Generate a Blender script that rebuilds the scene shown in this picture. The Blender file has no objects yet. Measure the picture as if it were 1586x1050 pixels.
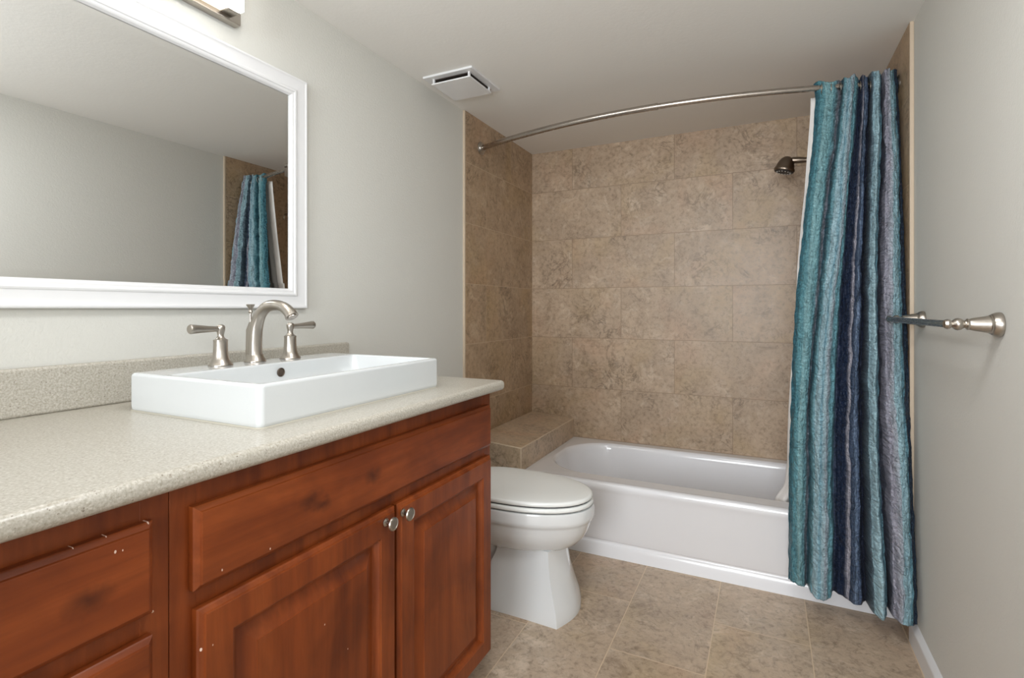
import bpy, bmesh, math, random
from mathutils import Vector, Matrix, noise

SC = bpy.context.scene
COL = SC.collection
PI = math.pi
random.seed(7)

# ------------------------------------------------------------------ camera
F_PX, U0, V0, YAW = 806.0, 793.0, 478.0, math.atan(393.0 / 806.0)
CAM = Vector((1.358, 0.0, 1.14))
cd = bpy.data.cameras.new('camera')
cam = bpy.data.objects.new('camera', cd)
COL.objects.link(cam)
cam.location = CAM
cam.rotation_euler = (PI / 2, 0, YAW)
cd.sensor_width = 36.0
cd.sensor_fit = 'HORIZONTAL'
cd.lens = F_PX / 1586.0 * 36.0
cd.shift_x = 0.0
cd.shift_y = -(525.0 - V0) / 1586.0
cd.clip_start = 0.01
SC.camera = cam

# ------------------------------------------------------------------ world, exposure, big lights
SC.view_settings.view_transform = 'Standard'
SC.view_settings.look = 'None'
SC.view_settings.gamma = 1.0
SC.view_settings.use_curve_mapping = False
SC.view_settings.exposure = 0.08
SC.cycles.use_denoising = True
SC.cycles.max_bounces = 10
SC.cycles.diffuse_bounces = 6
SC.cycles.glossy_bounces = 6
SC.cycles.caustics_reflective = False
SC.cycles.caustics_refractive = False
SC.cycles.sample_clamp_indirect = 6.0
w = bpy.data.worlds.new('world')
SC.world = w
w.use_nodes = True
w.node_tree.nodes['Background'].inputs[0].default_value = (0.9, 0.95, 1.0, 1)
w.node_tree.nodes['Background'].inputs[1].default_value = 0.6


def area(name, loc, rot, sx, sy, watts, col):
    d = bpy.data.lights.new(name, 'AREA')
    d.shape = 'RECTANGLE'
    d.size, d.size_y, d.energy, d.color = sx, sy, watts, col
    o = bpy.data.objects.new(name, d)
    COL.objects.link(o)
    o.location = loc
    o.rotation_euler = rot
    return o


# added fill light far behind the camera, shining through the unseen wide opening
area('rear_fill', (1.15, -2.9, 1.40), (PI / 2, 0, 0), 1.5, 1.3, 94.0, (0.92, 0.965, 1.0))
# added fill light just behind and above the camera, tipped up towards the ceiling
area('bounce_fill', (1.2, -0.14, 1.40), (PI * 0.725, 0, 0), 0.35, 0.35, 12.5, (0.93, 0.97, 1.0))
# added overhead fill under the ceiling, out of view, with no fitting built
area('overhead_fill', (1.12, 0.62, 2.12), (0, 0, 0), 0.35, 0.35, 9.0, (0.96, 0.98, 1.0))

# ------------------------------------------------------------------ node helpers


class NT:
    def __init__(s, name):
        s.m = bpy.data.materials.new(name)
        s.m.use_nodes = True
        s.t = s.m.node_tree
        s.b = s.t.nodes['Principled BSDF']

    def n(s, kind, **kw):
        x = s.t.nodes.new('ShaderNode' + kind)
        for k, v in kw.items():
            setattr(x, k, v)
        return x

    def l(s, a, b):
        s.t.links.new(a, b)

    def put(s, sock, v):
        if hasattr(v, 'is_output') or isinstance(v, bpy.types.NodeSocket):
            s.l(v, sock)
        else:
            sock.default_value = v

    def math(s, op, a, b=0.0, c=None, clamp=False):
        x = s.n('Math', operation=op)
        x.use_clamp = clamp
        s.put(x.inputs[0], a)
        s.put(x.inputs[1], b)
        if c is not None:
            s.put(x.inputs[2], c)
        return x.outputs[0]

    def obj(s):
        return s.n('TexCoord').outputs['Object']

    def mapping(s, v, loc=(0, 0, 0), scale=(1, 1, 1), rot=(0, 0, 0)):
        x = s.n('Mapping')
        s.l(v, x.inputs[0])
        x.inputs[1].default_value = loc
        x.inputs[2].default_value = rot
        x.inputs[3].default_value = scale
        return x.outputs[0]

    def noise(s, v, scale, detail=4.0, rough=0.5, dist=0.0):
        x = s.n('TexNoise')
        if v is not None:
            s.l(v, x.inputs['Vector'])
        x.inputs['Scale'].default_value = scale
        x.inputs['Detail'].default_value = detail
        x.inputs['Roughness'].default_value = rough
        x.inputs['Distortion'].default_value = dist
        return x.outputs['Fac']

    def voro(s, v, scale, feature='F1', out='Distance'):
        x = s.n('TexVoronoi', feature=feature)
        s.l(v, x.inputs['Vector'])
        x.inputs['Scale'].default_value = scale
        return x.outputs[out]

    def ramp(s, fac, stops, interp='LINEAR'):
        x = s.n('ValToRGB')
        s.put(x.inputs[0], fac)
        cr = x.color_ramp
        cr.interpolation = interp
        while len(cr.elements) < len(stops):
            cr.elements.new(0.5)
        for e, (p, c) in zip(cr.elements, stops):
            e.position = p
            e.color = c if len(c) == 4 else (*c, 1)
        return x.outputs[0]

    def mix(s, fac, a, b, mode='MIX'):
        x = s.n('Mix', data_type='RGBA', blend_type=mode)
        s.put(x.inputs['Factor'], fac)
        for sock, v in ((x.inputs[6], a), (x.inputs[7], b)):
            if isinstance(v, tuple):
                sock.default_value = v if len(v) == 4 else (*v, 1)
            else:
                s.l(v, sock)
        return x.outputs[2]

    def bump(s, h, strength=0.2, dist=0.01, normal=None):
        x = s.n('Bump')
        s.l(h, x.inputs['Height'])
        x.inputs['Strength'].default_value = strength
        x.inputs['Distance'].default_value = dist
        if normal is not None:
            s.l(normal, x.inputs['Normal'])
        return x.outputs[0]

    def set(s, **kw):
        for k, v in kw.items():
            sock = s.b.inputs[k.replace('_', ' ')]
            if isinstance(v, bpy.types.NodeSocket):
                s.l(v, sock)
            elif isinstance(v, tuple) and len(v) == 3:
                sock.default_value = (*v, 1)
            else:
                sock.default_value = v
        return s.m


def srgb(r, g, b):
    def f(c):
        c /= 255.0
        return c / 12.92 if c <= 0.04045 else ((c + 0.055) / 1.055) ** 2.4
    return (f(r), f(g), f(b))


def mat_paint(name, col, scale=150.0, strength=0.45, rough=0.75):
    k = NT(name)
    v = k.obj()
    h = k.noise(v, scale, 3.0, 0.55)
    big = k.noise(v, 1.6, 2.0)
    c = k.mix(k.math('MULTIPLY', big, 0.10), col, tuple(x * 0.86 for x in col))
    return k.set(Base_Color=c, Roughness=rough, Normal=k.bump(h, strength, 0.002))


def mat_plain(name, col, rough=0.4, metallic=0.0, coat=0.0, spec=0.5):
    k = NT(name)
    v = k.obj()
    n = k.noise(v, 9.0, 2.0)
    c = k.mix(k.math('MULTIPLY', n, 0.06), col, tuple(x * 0.8 for x in col))
    k.set(Base_Color=c, Roughness=rough, Metallic=metallic)
    k.b.inputs['Coat Weight'].default_value = coat
    k.b.inputs['Coat Roughness'].default_value = 0.08
    k.b.inputs['Specular IOR Level'].default_value = spec
    return k.m


def mat_metal(name, col, rough):
    k = NT(name)
    v = k.obj()
    n = k.noise(k.mapping(v, scale=(40, 40, 900)), 1.0, 2.0)
    r = k.math('MULTIPLY_ADD', n, 0.04, rough - 0.02)
    return k.set(Base_Color=col, Metallic=1.0, Roughness=r)


def mat_tile(name, axes, off, base, dark, light, grout, w=0.61, h=0.3045, mortar=0.0012, rough=0.42, marks=1.0):
    """axes: two letters, the running direction and the stacking direction of the tiles; off: joint offsets."""
    k = NT(name)
    v = k.obj()
    sep = k.n('SeparateXYZ')
    k.l(v, sep.inputs[0])
    a = k.math('ADD', sep.outputs['XYZ'.index(axes[0])], off[0])
    b = k.math('ADD', sep.outputs['XYZ'.index(axes[1])], off[1])
    com = k.n('CombineXYZ')
    k.l(a, com.inputs[0])
    k.l(b, com.inputs[1])
    br = k.n('TexBrick')
    br.offset, br.offset_frequency, br.squash = 0.5, 2, 1.0
    k.l(com.outputs[0], br.inputs['Vector'])
    br.inputs['Color1'].default_value = (0, 0, 0, 1)
    br.inputs['Color2'].default_value = (1, 1, 1, 1)
    br.inputs['Mortar'].default_value = (0.5, 0.5, 0.5, 1)
    br.inputs['Scale'].default_value = 1.0
    br.inputs['Mortar Size'].default_value = mortar
    br.inputs['Mortar Smooth'].default_value = 0.15
    br.inputs['Brick Width'].default_value = w
    br.inputs['Row Height'].default_value = h
    sh = k.n('VectorMath', operation='MULTIPLY_ADD')
    k.l(br.outputs['Color'], sh.inputs[0])
    sh.inputs[1].default_value = (7.3, 3.1, 5.7)
    k.l(v, sh.inputs[2])
    p = sh.outputs[0]
    n1 = k.noise(p, 4.0, 4.0, 0.55, 0.5)
    n2 = k.noise(p, 11.0, 9.0, 0.72, 0.9)
    n3 = k.noise(p, 48.0, 6.0, 0.75, 0.5)
    c = k.ramp(n2, [(0.33, tuple(x * 0.85 for x in dark)), (0.44, base), (0.53, base), (0.66, light)])
    big = k.ramp(n1, [(0.30, tuple(x * 0.78 for x in base)), (0.52, base), (0.70, tuple(min(1, x * 1.20) for x in base))])
    c = k.mix(0.5, c, big)
    # curled darker wisps, in clusters
    n4 = k.noise(p, 7.0, 6.0, 0.62, 2.0)
    wisp = k.ramp(n4, [(0.455, (0, 0, 0)), (0.495, (1, 1, 1)), (0.535, (0, 0, 0))])
    patch = k.ramp(k.noise(k.mapping(p, loc=(5, 2, 9)), 5.0, 3.0), [(0.48, (0, 0, 0)), (0.62, (1, 1, 1))])
    wf = k.math('MULTIPLY', k.math('MULTIPLY', wisp, patch), 0.62 * marks)
    c = k.mix(wf, c, tuple(x * 0.45 for x in dark))
    # ochre and rosy clouds
    oc = k.ramp(k.noise(p, 2.6, 3.0, 0.5, 0.6), [(0.50, (0, 0, 0)), (0.68, (1, 1, 1))])
    c = k.mix(k.math('MULTIPLY', oc, 0.38), c, (base[0] * 0.96, base[1] * 0.90, base[2] * 0.62))
    ro = k.ramp(k.noise(k.mapping(p, loc=(1, 7, 3)), 3.4, 3.0, 0.5, 0.6), [(0.54, (0, 0, 0)), (0.70, (1, 1, 1))])
    c = k.mix(k.math('MULTIPLY', ro, 0.35), c, (base[0] * 1.08, base[1] * 0.90, base[2] * 0.82))
    # pale worn spots
    pl_ = k.ramp(k.noise(k.mapping(p, loc=(8, 3, 4)), 8.0, 7.0, 0.7, 0.8), [(0.58, (0, 0, 0)), (0.70, (1, 1, 1))])
    c = k.mix(k.math('MULTIPLY', pl_, 0.45), c, tuple(min(1, x * 1.25) for x in light))
    sp = k.ramp(n3, [(0.34, (0.58, 0.56, 0.52)), (0.48, (1, 1, 1)), (0.66, (1.16, 1.16, 1.16))])
    c = k.mix(0.85, c, sp, 'MULTIPLY')
    fac = br.outputs['Fac']
    c = k.mix(fac, c, grout)
    hgt = k.math('SUBTRACT', k.math('MULTIPLY', n2, 0.3), k.math('MULTIPLY', fac, 1.0))
    return k.set(Base_Color=c, Roughness=k.math('MULTIPLY_ADD', n3, 0.2, rough - 0.1), Normal=k.bump(hgt, 0.35, 0.0015))


def mat_wood(name, grain, seed=0.0, knots=(), chips=()):
    """grain: 'Y' or 'Z', the way the grain of the stained boards runs."""
    k = NT(name)
    v = k.mapping(k.obj(), loc=(seed, seed * 1.7, seed * 0.6))
    sc = (16, 1.6, 16) if grain == 'Y' else (16, 16, 1.6)
    g = k.mapping(v, scale=sc)
    n1 = k.noise(g, 1.0, 6.0, 0.6, 0.9)
    n2 = k.noise(k.mapping(v, scale=tuple(x * 7 for x in sc)), 1.0, 4.0, 0.6)
    blotch = k.noise(v, 5.0, 3.0, 0.5, 0.7)
    c = k.ramp(n1, [(0.25, srgb(100, 42, 14)), (0.5, srgb(128, 60, 22)), (0.8, srgb(151, 77, 34))])
    c2 = k.ramp(n2, [(0.3, (0.82, 0.80, 0.78)), (0.6, (1, 1, 1))])
    c = k.mix(0.7, c, c2, 'MULTIPLY')
    bl = k.ramp(blotch, [(0.32, (0.62, 0.56, 0.50)), (0.52, (1, 1, 1)), (0.72, (1.12, 1.10, 1.08))])
    c = k.mix(0.8, c, bl, 'MULTIPLY')
    # soft dark knots
    kv = k.voro(k.mapping(v, scale=(1, 0.8, 1)), 4.2)
    kn = k.ramp(kv, [(0.0, (1, 1, 1)), (0.13, (0, 0, 0))])
    kmask = k.ramp(k.noise(v, 2.3, 1.0), [(0.52, (0, 0, 0)), (0.60, (1, 1, 1))])
    c = k.mix(k.math('MULTIPLY', k.math('MULTIPLY', kn, kmask), 0.5), c, srgb(64, 26, 10))
    # the knots and chips one can point to: (y, z, radius) from the cabinet's own middle
    sep = k.n('SeparateXYZ')
    k.l(k.obj(), sep.inputs[0])
    warp = k.math('MULTIPLY', k.math('SUBTRACT', k.noise(k.mapping(v, loc=(4, 4, 4)), 38.0, 3.0), 0.5), 0.030)

    def spot(y, z, sy, sz, wv):
        dy = k.math('DIVIDE', k.math('ADD', k.math('SUBTRACT', sep.outputs[1], y), wv), sy)
        dz = k.math('DIVIDE', k.math('ADD', k.math('SUBTRACT', sep.outputs[2], z), wv), sz)
        return k.math('SQRT', k.math('ADD', k.math('MULTIPLY', dy, dy), k.math('MULTIPLY', dz, dz)))
    for y, z, r in knots:
        f = k.ramp(spot(y, z, r * 1.5, r, warp), [(0.0, (0.85, 0.85, 0.85)), (0.35, (0.6, 0.6, 0.6)), (1.0, (0, 0, 0))])
        c = k.mix(f, c, srgb(62, 25, 9))
    for y, z, r in chips:
        f = k.ramp(spot(y, z, r, r * 1.7, k.math('MULTIPLY', warp, 0.12)), [(0.0, (1, 1, 1)), (0.75, (1, 1, 1)), (1.0, (0, 0, 0))])
        c = k.mix(f, c, srgb(226, 200, 186))
    # small chips in the finish
    ch = k.voro(v, 26.0)
    chm = k.ramp(ch, [(0.0, (1, 1, 1)), (0.045, (1, 1, 1)), (0.055, (0, 0, 0))])
    msk = k.ramp(k.noise(v, 12.0, 1.0), [(0.66, (0, 0, 0)), (0.68, (1, 1, 1))])
    c = k.mix(k.math('MULTIPLY', k.math('MULTIPLY', chm, msk), 0.8), c, srgb(215, 190, 170))
    k.set(Base_Color=c, Roughness=0.42, Specular_IOR_Level=0.35, Normal=k.bump(n2, 0.05, 0.001))
    k.b.inputs['Coat Weight'].default_value = 0.05
    k.b.inputs['Coat Roughness'].default_value = 0.22
    return k.m


def mat_counter():
    k = NT('speckled_counter')
    v = k.obj()
    n = k.noise(v, 260.0, 3.0, 0.6)
    base = k.ramp(n, [(0.30, srgb(157, 150, 136)), (0.5, srgb(177, 172, 161)), (0.70, srgb(196, 192, 183))])
    d = k.voro(v, 210.0)
    dk = k.ramp(d, [(0.0, (1, 1, 1)), (0.22, (1, 1, 1)), (0.32, (0, 0, 0))])
    m = k.ramp(k.noise(v, 130.0, 2.0), [(0.56, (0, 0, 0)), (0.62, (1, 1, 1))])
    c = k.mix(k.math('MULTIPLY', k.math('MULTIPLY', dk, m), 0.8), base, srgb(112, 100, 86))
    d2 = k.voro(k.mapping(v, loc=(3, 1, 2)), 150.0)
    dk2 = k.ramp(d2, [(0.0, (1, 1, 1)), (0.14, (1, 1, 1)), (0.22, (0, 0, 0))])
    c = k.mix(k.math('MULTIPLY', dk2, 0.30), c, srgb(222, 218, 208))
    k.set(Base_Color=c, Roughness=0.30)
    return k.m


def mat_emit(name, col, strength):
    k = NT(name)
    k.set(Base_Color=(0.9, 0.9, 0.9), Roughness=0.3)
    k.b.inputs['Emission Color'].default_value = (*col, 1)
    k.b.inputs['Emission Strength'].default_value = strength
    return k.m


STRIPES_AND_SHADE = [  # position across the cloth, colour; dark valley bands mix navy stripe with painted shade
    (0.000, (46, 96, 110)), (0.035, (82, 138, 150)), (0.075, (138, 180, 186)), (0.140, (88, 140, 150)),
    (0.165, (142, 144, 154)), (0.190, (40, 78, 92)), (0.210, (84, 136, 148)), (0.235, (166, 196, 206)), (0.275, (122, 164, 180)), (0.300, (158, 188, 198)),
    (0.325, (154, 162, 172)), (0.352, (108, 158, 170)), (0.395, (84, 128, 144)), (0.412, (72, 84, 108)), (0.428, (22, 36, 62)), 
    (0.495, (18, 34, 60)), (0.508, (182, 178, 188)), (0.524, (18, 36, 62)), (0.556, (118, 136, 162)), (0.575, (86, 104, 132)),
    (0.600, (28, 38, 62)), (0.640, (26, 30, 48)), (0.668, (150, 182, 194)), (0.690, (166, 196, 206)), (0.715, (106, 150, 164)),
    (0.742, (22, 40, 62)), (0.785, (160, 158, 172)), (0.830, (176, 176, 188)), (0.860, (158, 190, 200)),
    (0.925, (104, 148, 162)), (0.948, (30, 48, 68)),
]


def mat_curtain():
    k = NT('crinkled_striped_cloth')
    uv = k.n('UVMap').outputs[0]
    sep = k.n('SeparateXYZ')
    k.l(uv, sep.inputs[0])
    wob = k.noise(k.mapping(uv, scale=(5, 7, 1)), 1.0, 3.0, 0.6)
    t = k.math('ADD', sep.outputs[0], k.math('MULTIPLY', k.math('SUBTRACT', wob, 0.5), 0.036))
    c = k.ramp(t, [(p, srgb(*col)) for p, col in STRIPES_AND_SHADE], 'CONSTANT')
    soft = k.ramp(t, [(p, srgb(*col)) for p, col in STRIPES_AND_SHADE], 'LINEAR')
    c = k.mix(0.35, c, soft)
    # the cloth is drawn up by a net of fine dark threads
    rd = k.noise(k.mapping(uv, scale=(34, 130, 1)), 1.0, 3.0, 0.55, 1.0)
    line = k.ramp(rd, [(0.47, (1, 1, 1)), (0.497, (0.48, 0.52, 0.56)), (0.524, (1, 1, 1))])
    c = k.mix(0.8, c, line, 'MULTIPLY')
    br_ = k.noise(k.mapping(uv, scale=(18, 6, 1)), 1.0, 3.0, 0.6)
    c = k.mix(0.7, c, k.ramp(br_, [(0.3, (0.70, 0.72, 0.74)), (0.5, (1, 1, 1)), (0.7, (1.15, 1.15, 1.15))]), 'MULTIPLY')
    fine = k.noise(k.mapping(uv, scale=(120, 420, 1)), 1.0, 3.0, 0.6)
    c = k.mix(0.6, c, k.ramp(fine, [(0.3, (0.72, 0.74, 0.76)), (0.6, (1.08, 1.08, 1.08))]), 'MULTIPLY')
    cr = k.noise(k.mapping(uv, scale=(26, 95, 1)), 1.0, 4.0, 0.6, 0.9)
    cr2 = k.noise(k.mapping(uv, scale=(14, 22, 1)), 1.0, 3.0, 0.6, 1.2)
    h = k.math('ADD', cr, k.math('MULTIPLY', cr2, 1.3))
    k.set(Base_Color=c, Roughness=0.46, Specular_IOR_Level=0.4, Normal=k.bump(h, 1.0, 0.014))
    k.b.inputs['Sheen Weight'].default_value = 0.03
    k.b.inputs['Sheen Roughness'].default_value = 0.4
    return k.m


M = {}
M['wall'] = mat_paint('warm_grey_paint', srgb(210, 209, 203))
M['ceiling'] = mat_paint('ceiling_paint', srgb(234, 232, 228), 90.0, 0.25)
M['white_paint'] = mat_plain('white_gloss_paint', srgb(226, 226, 227), 0.3)
M['tub'] = mat_plain('white_enamel', srgb(230, 230, 233), 0.16, coat=0.3)
M['china'] = mat_plain('white_china', srgb(226, 228, 229), 0.12, coat=0.4)
M['sink'] = mat_plain('white_sink_china', srgb(205, 208, 209), 0.12, coat=0.4)
M['seat'] = mat_plain('white_seat_plastic', srgb(240, 242, 240), 0.25)
M['gap'] = mat_plain('gap_shade', srgb(70, 72, 74), 0.7)
M['nickel'] = mat_metal('brushed_nickel', srgb(178, 171, 162), 0.30)
M['steel'] = mat_metal('brushed_steel', srgb(182, 174, 166), 0.27)
M['dark_nickel'] = mat_metal('dark_nickel', srgb(128, 116, 104), 0.32)
M['rubber'] = mat_plain('dark_rubber', srgb(38, 34, 32), 0.6)
M['rubber_grey'] = mat_plain('gunmetal', srgb(92, 80, 70), 0.45, metallic=0.6)
M['nozzle'] = mat_plain('pale_nozzle', srgb(170, 165, 160), 0.4)
M['counter'] = mat_counter()
M['wood_h'] = mat_wood('cherry_wood_level', 'Y', 0.0, ((-0.245, 0.793, 0.022), (-0.215, 0.777, 0.018), (-0.08, 0.79, 0.020)), ((-0.415, 0.745, 0.0013), (-0.33, 0.742, 0.0012)))
M['wood_h2'] = mat_wood('cherry_wood_level_two', 'Y', 2.3, ((0.135, 0.788, 0.022), (0.02, 0.55, 0.02)), ((0.1615, 0.833, 0.0014), (0.170, 0.8315, 0.0009), (0.2045, 0.8530, 0.0013), (0.12, 0.8530, 0.0007), (0.155, 0.8533, 0.0008), (0.19, 0.698, 0.0012)))
M['wood_v'] = mat_wood('cherry_wood_upright', 'Z', 0.7, (), ((-0.445, 0.640, 0.0017), (-0.43, 0.640, 0.0009), (-0.21, 0.55, 0.0010), (-0.15, 0.47, 0.0010)))
M['wood_v2'] = mat_wood('cherry_wood_upright_two', 'Z', 4.1)
TB, TD, TL = srgb(172, 150, 127), srgb(131, 108, 84), srgb(194, 176, 156)
M['tile_back'] = mat_tile('stone_tile_back', 'XZ', (6.1 - 0.282, 0.3045 * 8 - 0.352), TB, TD, TL, srgb(136, 114, 92), mortar=0.0014)
M['tile_side'] = mat_tile('stone_tile_side', 'YZ', (6.1 - 2.141, 0.3045 * 8 - 0.352), srgb(170, 146, 120), srgb(128, 103, 78), srgb(190, 170, 146), srgb(196, 174, 148))
M['tile_bench'] = mat_tile('stone_tile_bench', 'YX', (6.1 - 2.62, 0.3045 * 8 - 0.2935), srgb(194, 173, 149), srgb(150, 125, 99), srgb(212, 195, 175), srgb(200, 180, 156), h=0.61)  # same tile as the walls, base lightened to make up for weak light
M['tile_floor'] = mat_tile('stone_tile_floor', 'YX', (6.1 - 1.41, 0.3045 * 8 - 0.276), srgb(182, 162, 141), srgb(140, 119, 98), srgb(206, 190, 172), srgb(208, 186, 158), mortar=0.0018, rough=0.4, marks=0.6)
M['grout'] = mat_plain('pale_grout', srgb(206, 188, 164), 0.7)
M['caulk'] = mat_plain('aged_caulk', srgb(172, 167, 154), 0.6)
M['edge'] = mat_plain('cream_edge_trim', srgb(196, 178, 156), 0.5)
M['curtain'] = mat_curtain()
M['liner'] = mat_plain('white_liner_cloth', srgb(226, 222, 218), 0.6)
M['warm_glass'] = mat_emit('warm_lit_glass', (1.0, 0.83, 0.62), 1.0)
M['lit_glass'] = mat_emit('lit_white_glass', (1.0, 0.985, 0.965), 11.0)
k = NT('silvered_mirror')
M['mirror'] = k.set(Base_Color=(0.77, 0.78, 0.77), Metallic=1.0, Roughness=0.0)
M['duct'] = mat_plain('dark_fan_duct', srgb(52, 42, 36), 0.7)

# ------------------------------------------------------------------ mesh helpers


class MB:
    def __init__(s):
        s.bm = bmesh.new()

    def box(s, lo, hi, bev=0.0, seg=2):
        r = bmesh.ops.create_cube(s.bm, size=1.0)
        vs = r['verts']
        for v in vs:
            v.co = Vector([lo[i] + (v.co[i] + 0.5) * (hi[i] - lo[i]) for i in range(3)])
        if bev > 0:
            es = list({e for v in vs for e in v.link_edges})
            bmesh.ops.bevel(s.bm, geom=es, offset=bev, offset_type='OFFSET', segments=seg, profile=0.5, affect='EDGES')
        return s

    def rings(s, rs, cap0=True, cap1=True, closed=True):
        """skin a list of rings of equal length."""
        bm = s.bm
        vr = [[bm.verts.new(p) for p in r] for r in rs]
        n = len(vr[0])
        for a, b in zip(vr, vr[1:]):
            for i in range(n if closed else n - 1):
                j = (i + 1) % n
                try:
                    bm.faces.new((a[i], a[j], b[j], b[i]))
                except ValueError:
                    pass
        if cap0:
            bm.faces.new(list(reversed(vr[0])))
        if cap1:
            bm.faces.new(vr[-1])
        return s

    def lathe(s, prof, c, axis='Z', n=32, sign=1, cap0=True, cap1=True):
        """prof: list of (radius, height along the axis)."""
        rs = []
        for r, h in prof:
            ring = []
            for i in range(n):
                a = 2 * PI * i / n
                x, y, z = r * math.cos(a), r * math.sin(a), h * sign
                if axis == 'Z':
                    p = (x, y, z)
                elif axis == 'X':
                    p = (z, x, y)
                else:
                    p = (x, z, y)
                ring.append(Vector(p) + Vector(c))
            rs.append(ring)
        return s.rings(rs, cap0, cap1)

    def tube(s, pts, rad, n=20, cap=True, flat=None):
        """sweep a circle (or an ellipse, flat = width factor across) along points; rad a number or list."""
        pts = [Vector(p) for p in pts]
        m = len(pts)
        rads = rad if isinstance(rad, (list, tuple)) else [rad] * m
        rs = []
        up = Vector((0, 0, 1))
        t0 = (pts[1] - pts[0]).normalized()
        side = t0.cross(up)
        if side.length < 1e-4:
            side = Vector((0, 1, 0))
        side.normalize()
        for i, p in enumerate(pts):
            t = (pts[min(i + 1, m - 1)] - pts[max(i - 1, 0)]).normalized()
            side = (side - t * side.dot(t)).normalized()
            nn = t.cross(side).normalized()
            fx = flat[i] if flat else 1.0
            rs.append([p + side * (rads[i] * fx * math.cos(2 * PI * q / n)) + nn * (rads[i] * math.sin(2 * PI * q / n)) for q in range(n)])
        return s.rings(rs, cap, cap)

    def torus(s, c, R, r, axis='X', n=24, k=8):
        rs = []
        for i in range(n):
            a = 2 * PI * i / n
            ring = []
            for j in range(k):
                b = 2 * PI * j / k
                q = R + r * math.cos(b)
                x, y, z = q * math.cos(a), q * math.sin(a), r * math.sin(b)
                p = {'X': (z, x, y), 'Y': (x, z, y), 'Z': (x, y, z)}[axis]
                ring.append(Vector(p) + Vector(c))
            rs.append(ring)
        rs.append(rs[0])
        return s.rings(rs, False, False)

    def sphere(s, c, r, sc=(1, 1, 1), n=20):
        g = bmesh.ops.create_uvsphere(s.bm, u_segments=n, v_segments=n // 2 + 2, radius=r)
        for v in g['verts']:
            v.co = Vector([v.co[i] * sc[i] + c[i] for i in range(3)])
        return s

    def panel(s, y0, y1, z0, z1, x0, prof, back=True):
        """a board facing +X: nested rectangles, prof = list of (inset, height above x0)."""
        rs = []
        for ins, h in prof:
            rs.append([Vector((x0 + h, y0 + ins, z0 + ins)), Vector((x0 + h, y1 - ins, z0 + ins)),
                       Vector((x0 + h, y1 - ins, z1 - ins)), Vector((x0 + h, y0 + ins, z1 - ins))])
        return s.rings(rs, back, True)


def obj(name, mb, mat, parent=None, angle=35.0, smooth=True, weld=False):
    bm = mb.bm
    if weld:
        bmesh.ops.remove_doubles(bm, verts=bm.verts, dist=1e-5)
    bmesh.ops.recalc_face_normals(bm, faces=bm.faces)
    me = bpy.data.meshes.new(name)
    bm.to_mesh(me)
    bm.free()
    me.materials.append(mat)
    o = bpy.data.objects.new(name, me)
    COL.objects.link(o)
    root = parent
    off = Vector((0, 0, 0))
    while root is not None:
        off += root.location
        root = root.parent
    me.transform(Matrix.Translation(-off))
    if parent is not None:
        o.parent = parent
    if smooth:
        for p in me.polygons:
            p.use_smooth = True
        me.set_sharp_from_angle(angle=math.radians(angle))
        if len(me.polygons) < 20000:
            wn = o.modifiers.new('weighted_normals', 'WEIGHTED_NORMAL')
            wn.keep_sharp = True
            wn.weight = 90
    return o


def thing(name, loc, label, cat, group=None):
    o = bpy.data.objects.new(name, None)
    o.empty_display_size = 0.05
    COL.objects.link(o)
    o.location = loc
    o['label'], o['category'] = label, cat
    if group:
        o['group'] = group
    return o


def tag(o, label, cat, group=None):
    o['label'], o['category'] = label, cat
    if group:
        o['group'] = group
    return o


def struct(name, mb, mat, parent=None):
    o = obj(name, mb, mat, parent)
    if parent is None:
        o['kind'] = 'structure'
    return o


def rrect(cx, cy, hx, hy, r, z, n=6):
    """rounded rectangle ring in the XY plane."""
    r = min(r, hx * 0.999, hy * 0.999)
    out = []
    for (sx, sy, a0) in ((1, 1, 0), (-1, 1, PI / 2), (-1, -1, PI), (1, -1, 1.5 * PI)):
        for i in range(n + 1):
            a = a0 + PI / 2 * i / n
            out.append(Vector((cx + sx * (hx - r) + r * math.cos(a), cy + sy * (hy - r) + r * math.sin(a), z)))
    return out


def lerp(a, b, t):
    return a + (b - a) * t


def smooth(pts, n=8):
    """Catmull-Rom through points (any dimension)."""
    out = []
    P = [Vector(p) for p in pts]
    P = [P[0] * 2 - P[1]] + P + [P[-1] * 2 - P[-2]]
    for i in range(1, len(P) - 2):
        for j in range(n):
            t = j / n
            a, b, c, d = P[i - 1], P[i], P[i + 1], P[i + 2]
            out.append(0.5 * ((2 * b) + (c - a) * t + (2 * a - 5 * b + 4 * c - d) * t * t + (3 * b - a - 3 * c + d) * t ** 3))
    out.append(P[-2])
    return out


# ------------------------------------------------------------------ room
WX, BY, H, FY = 1.816, 3.057, 2.1285, -0.95       # right wall, back wall, ceiling, wall behind the camera
TF = 1.804                                        # tiled face of the alcove's right end
struct('floor', MB().box((-0.12, FY - 2.3, -0.06), (WX + 0.12, BY + 0.12, 0.0)), M['tile_floor'])
struct('ceiling', MB().box((-0.12, FY - 2.3, H), (WX + 0.12, BY + 0.12, H + 0.08)), M['ceiling'])
struct('wall_left', MB().box((-0.12, FY - 0.12, 0), (0, BY + 0.12, H)), M['wall'])
struct('wall_right', MB().box((WX, FY - 0.12, 0), (WX + 0.12, BY + 0.12, H)), M['wall'])
struct('wall_back', MB().box((0, BY, 0), (WX, BY + 0.12, H)), M['tile_back'])
mb = MB()
mb.box((0, FY - 0.12, 0), (0.30, FY, H))
mb.box((1.76, FY - 0.12, 0), (WX, FY, H))
mb.box((0.30, FY - 0.12, 2.07), (1.76, FY, H))
struct('wall_front', mb, M['wall'])  # unseen wall, its opening widened to let the added fill through
struct('wall_alcove_left', MB().box((0, 2.235, 0), (0.0115, BY, H)), M['tile_side'])
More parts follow.
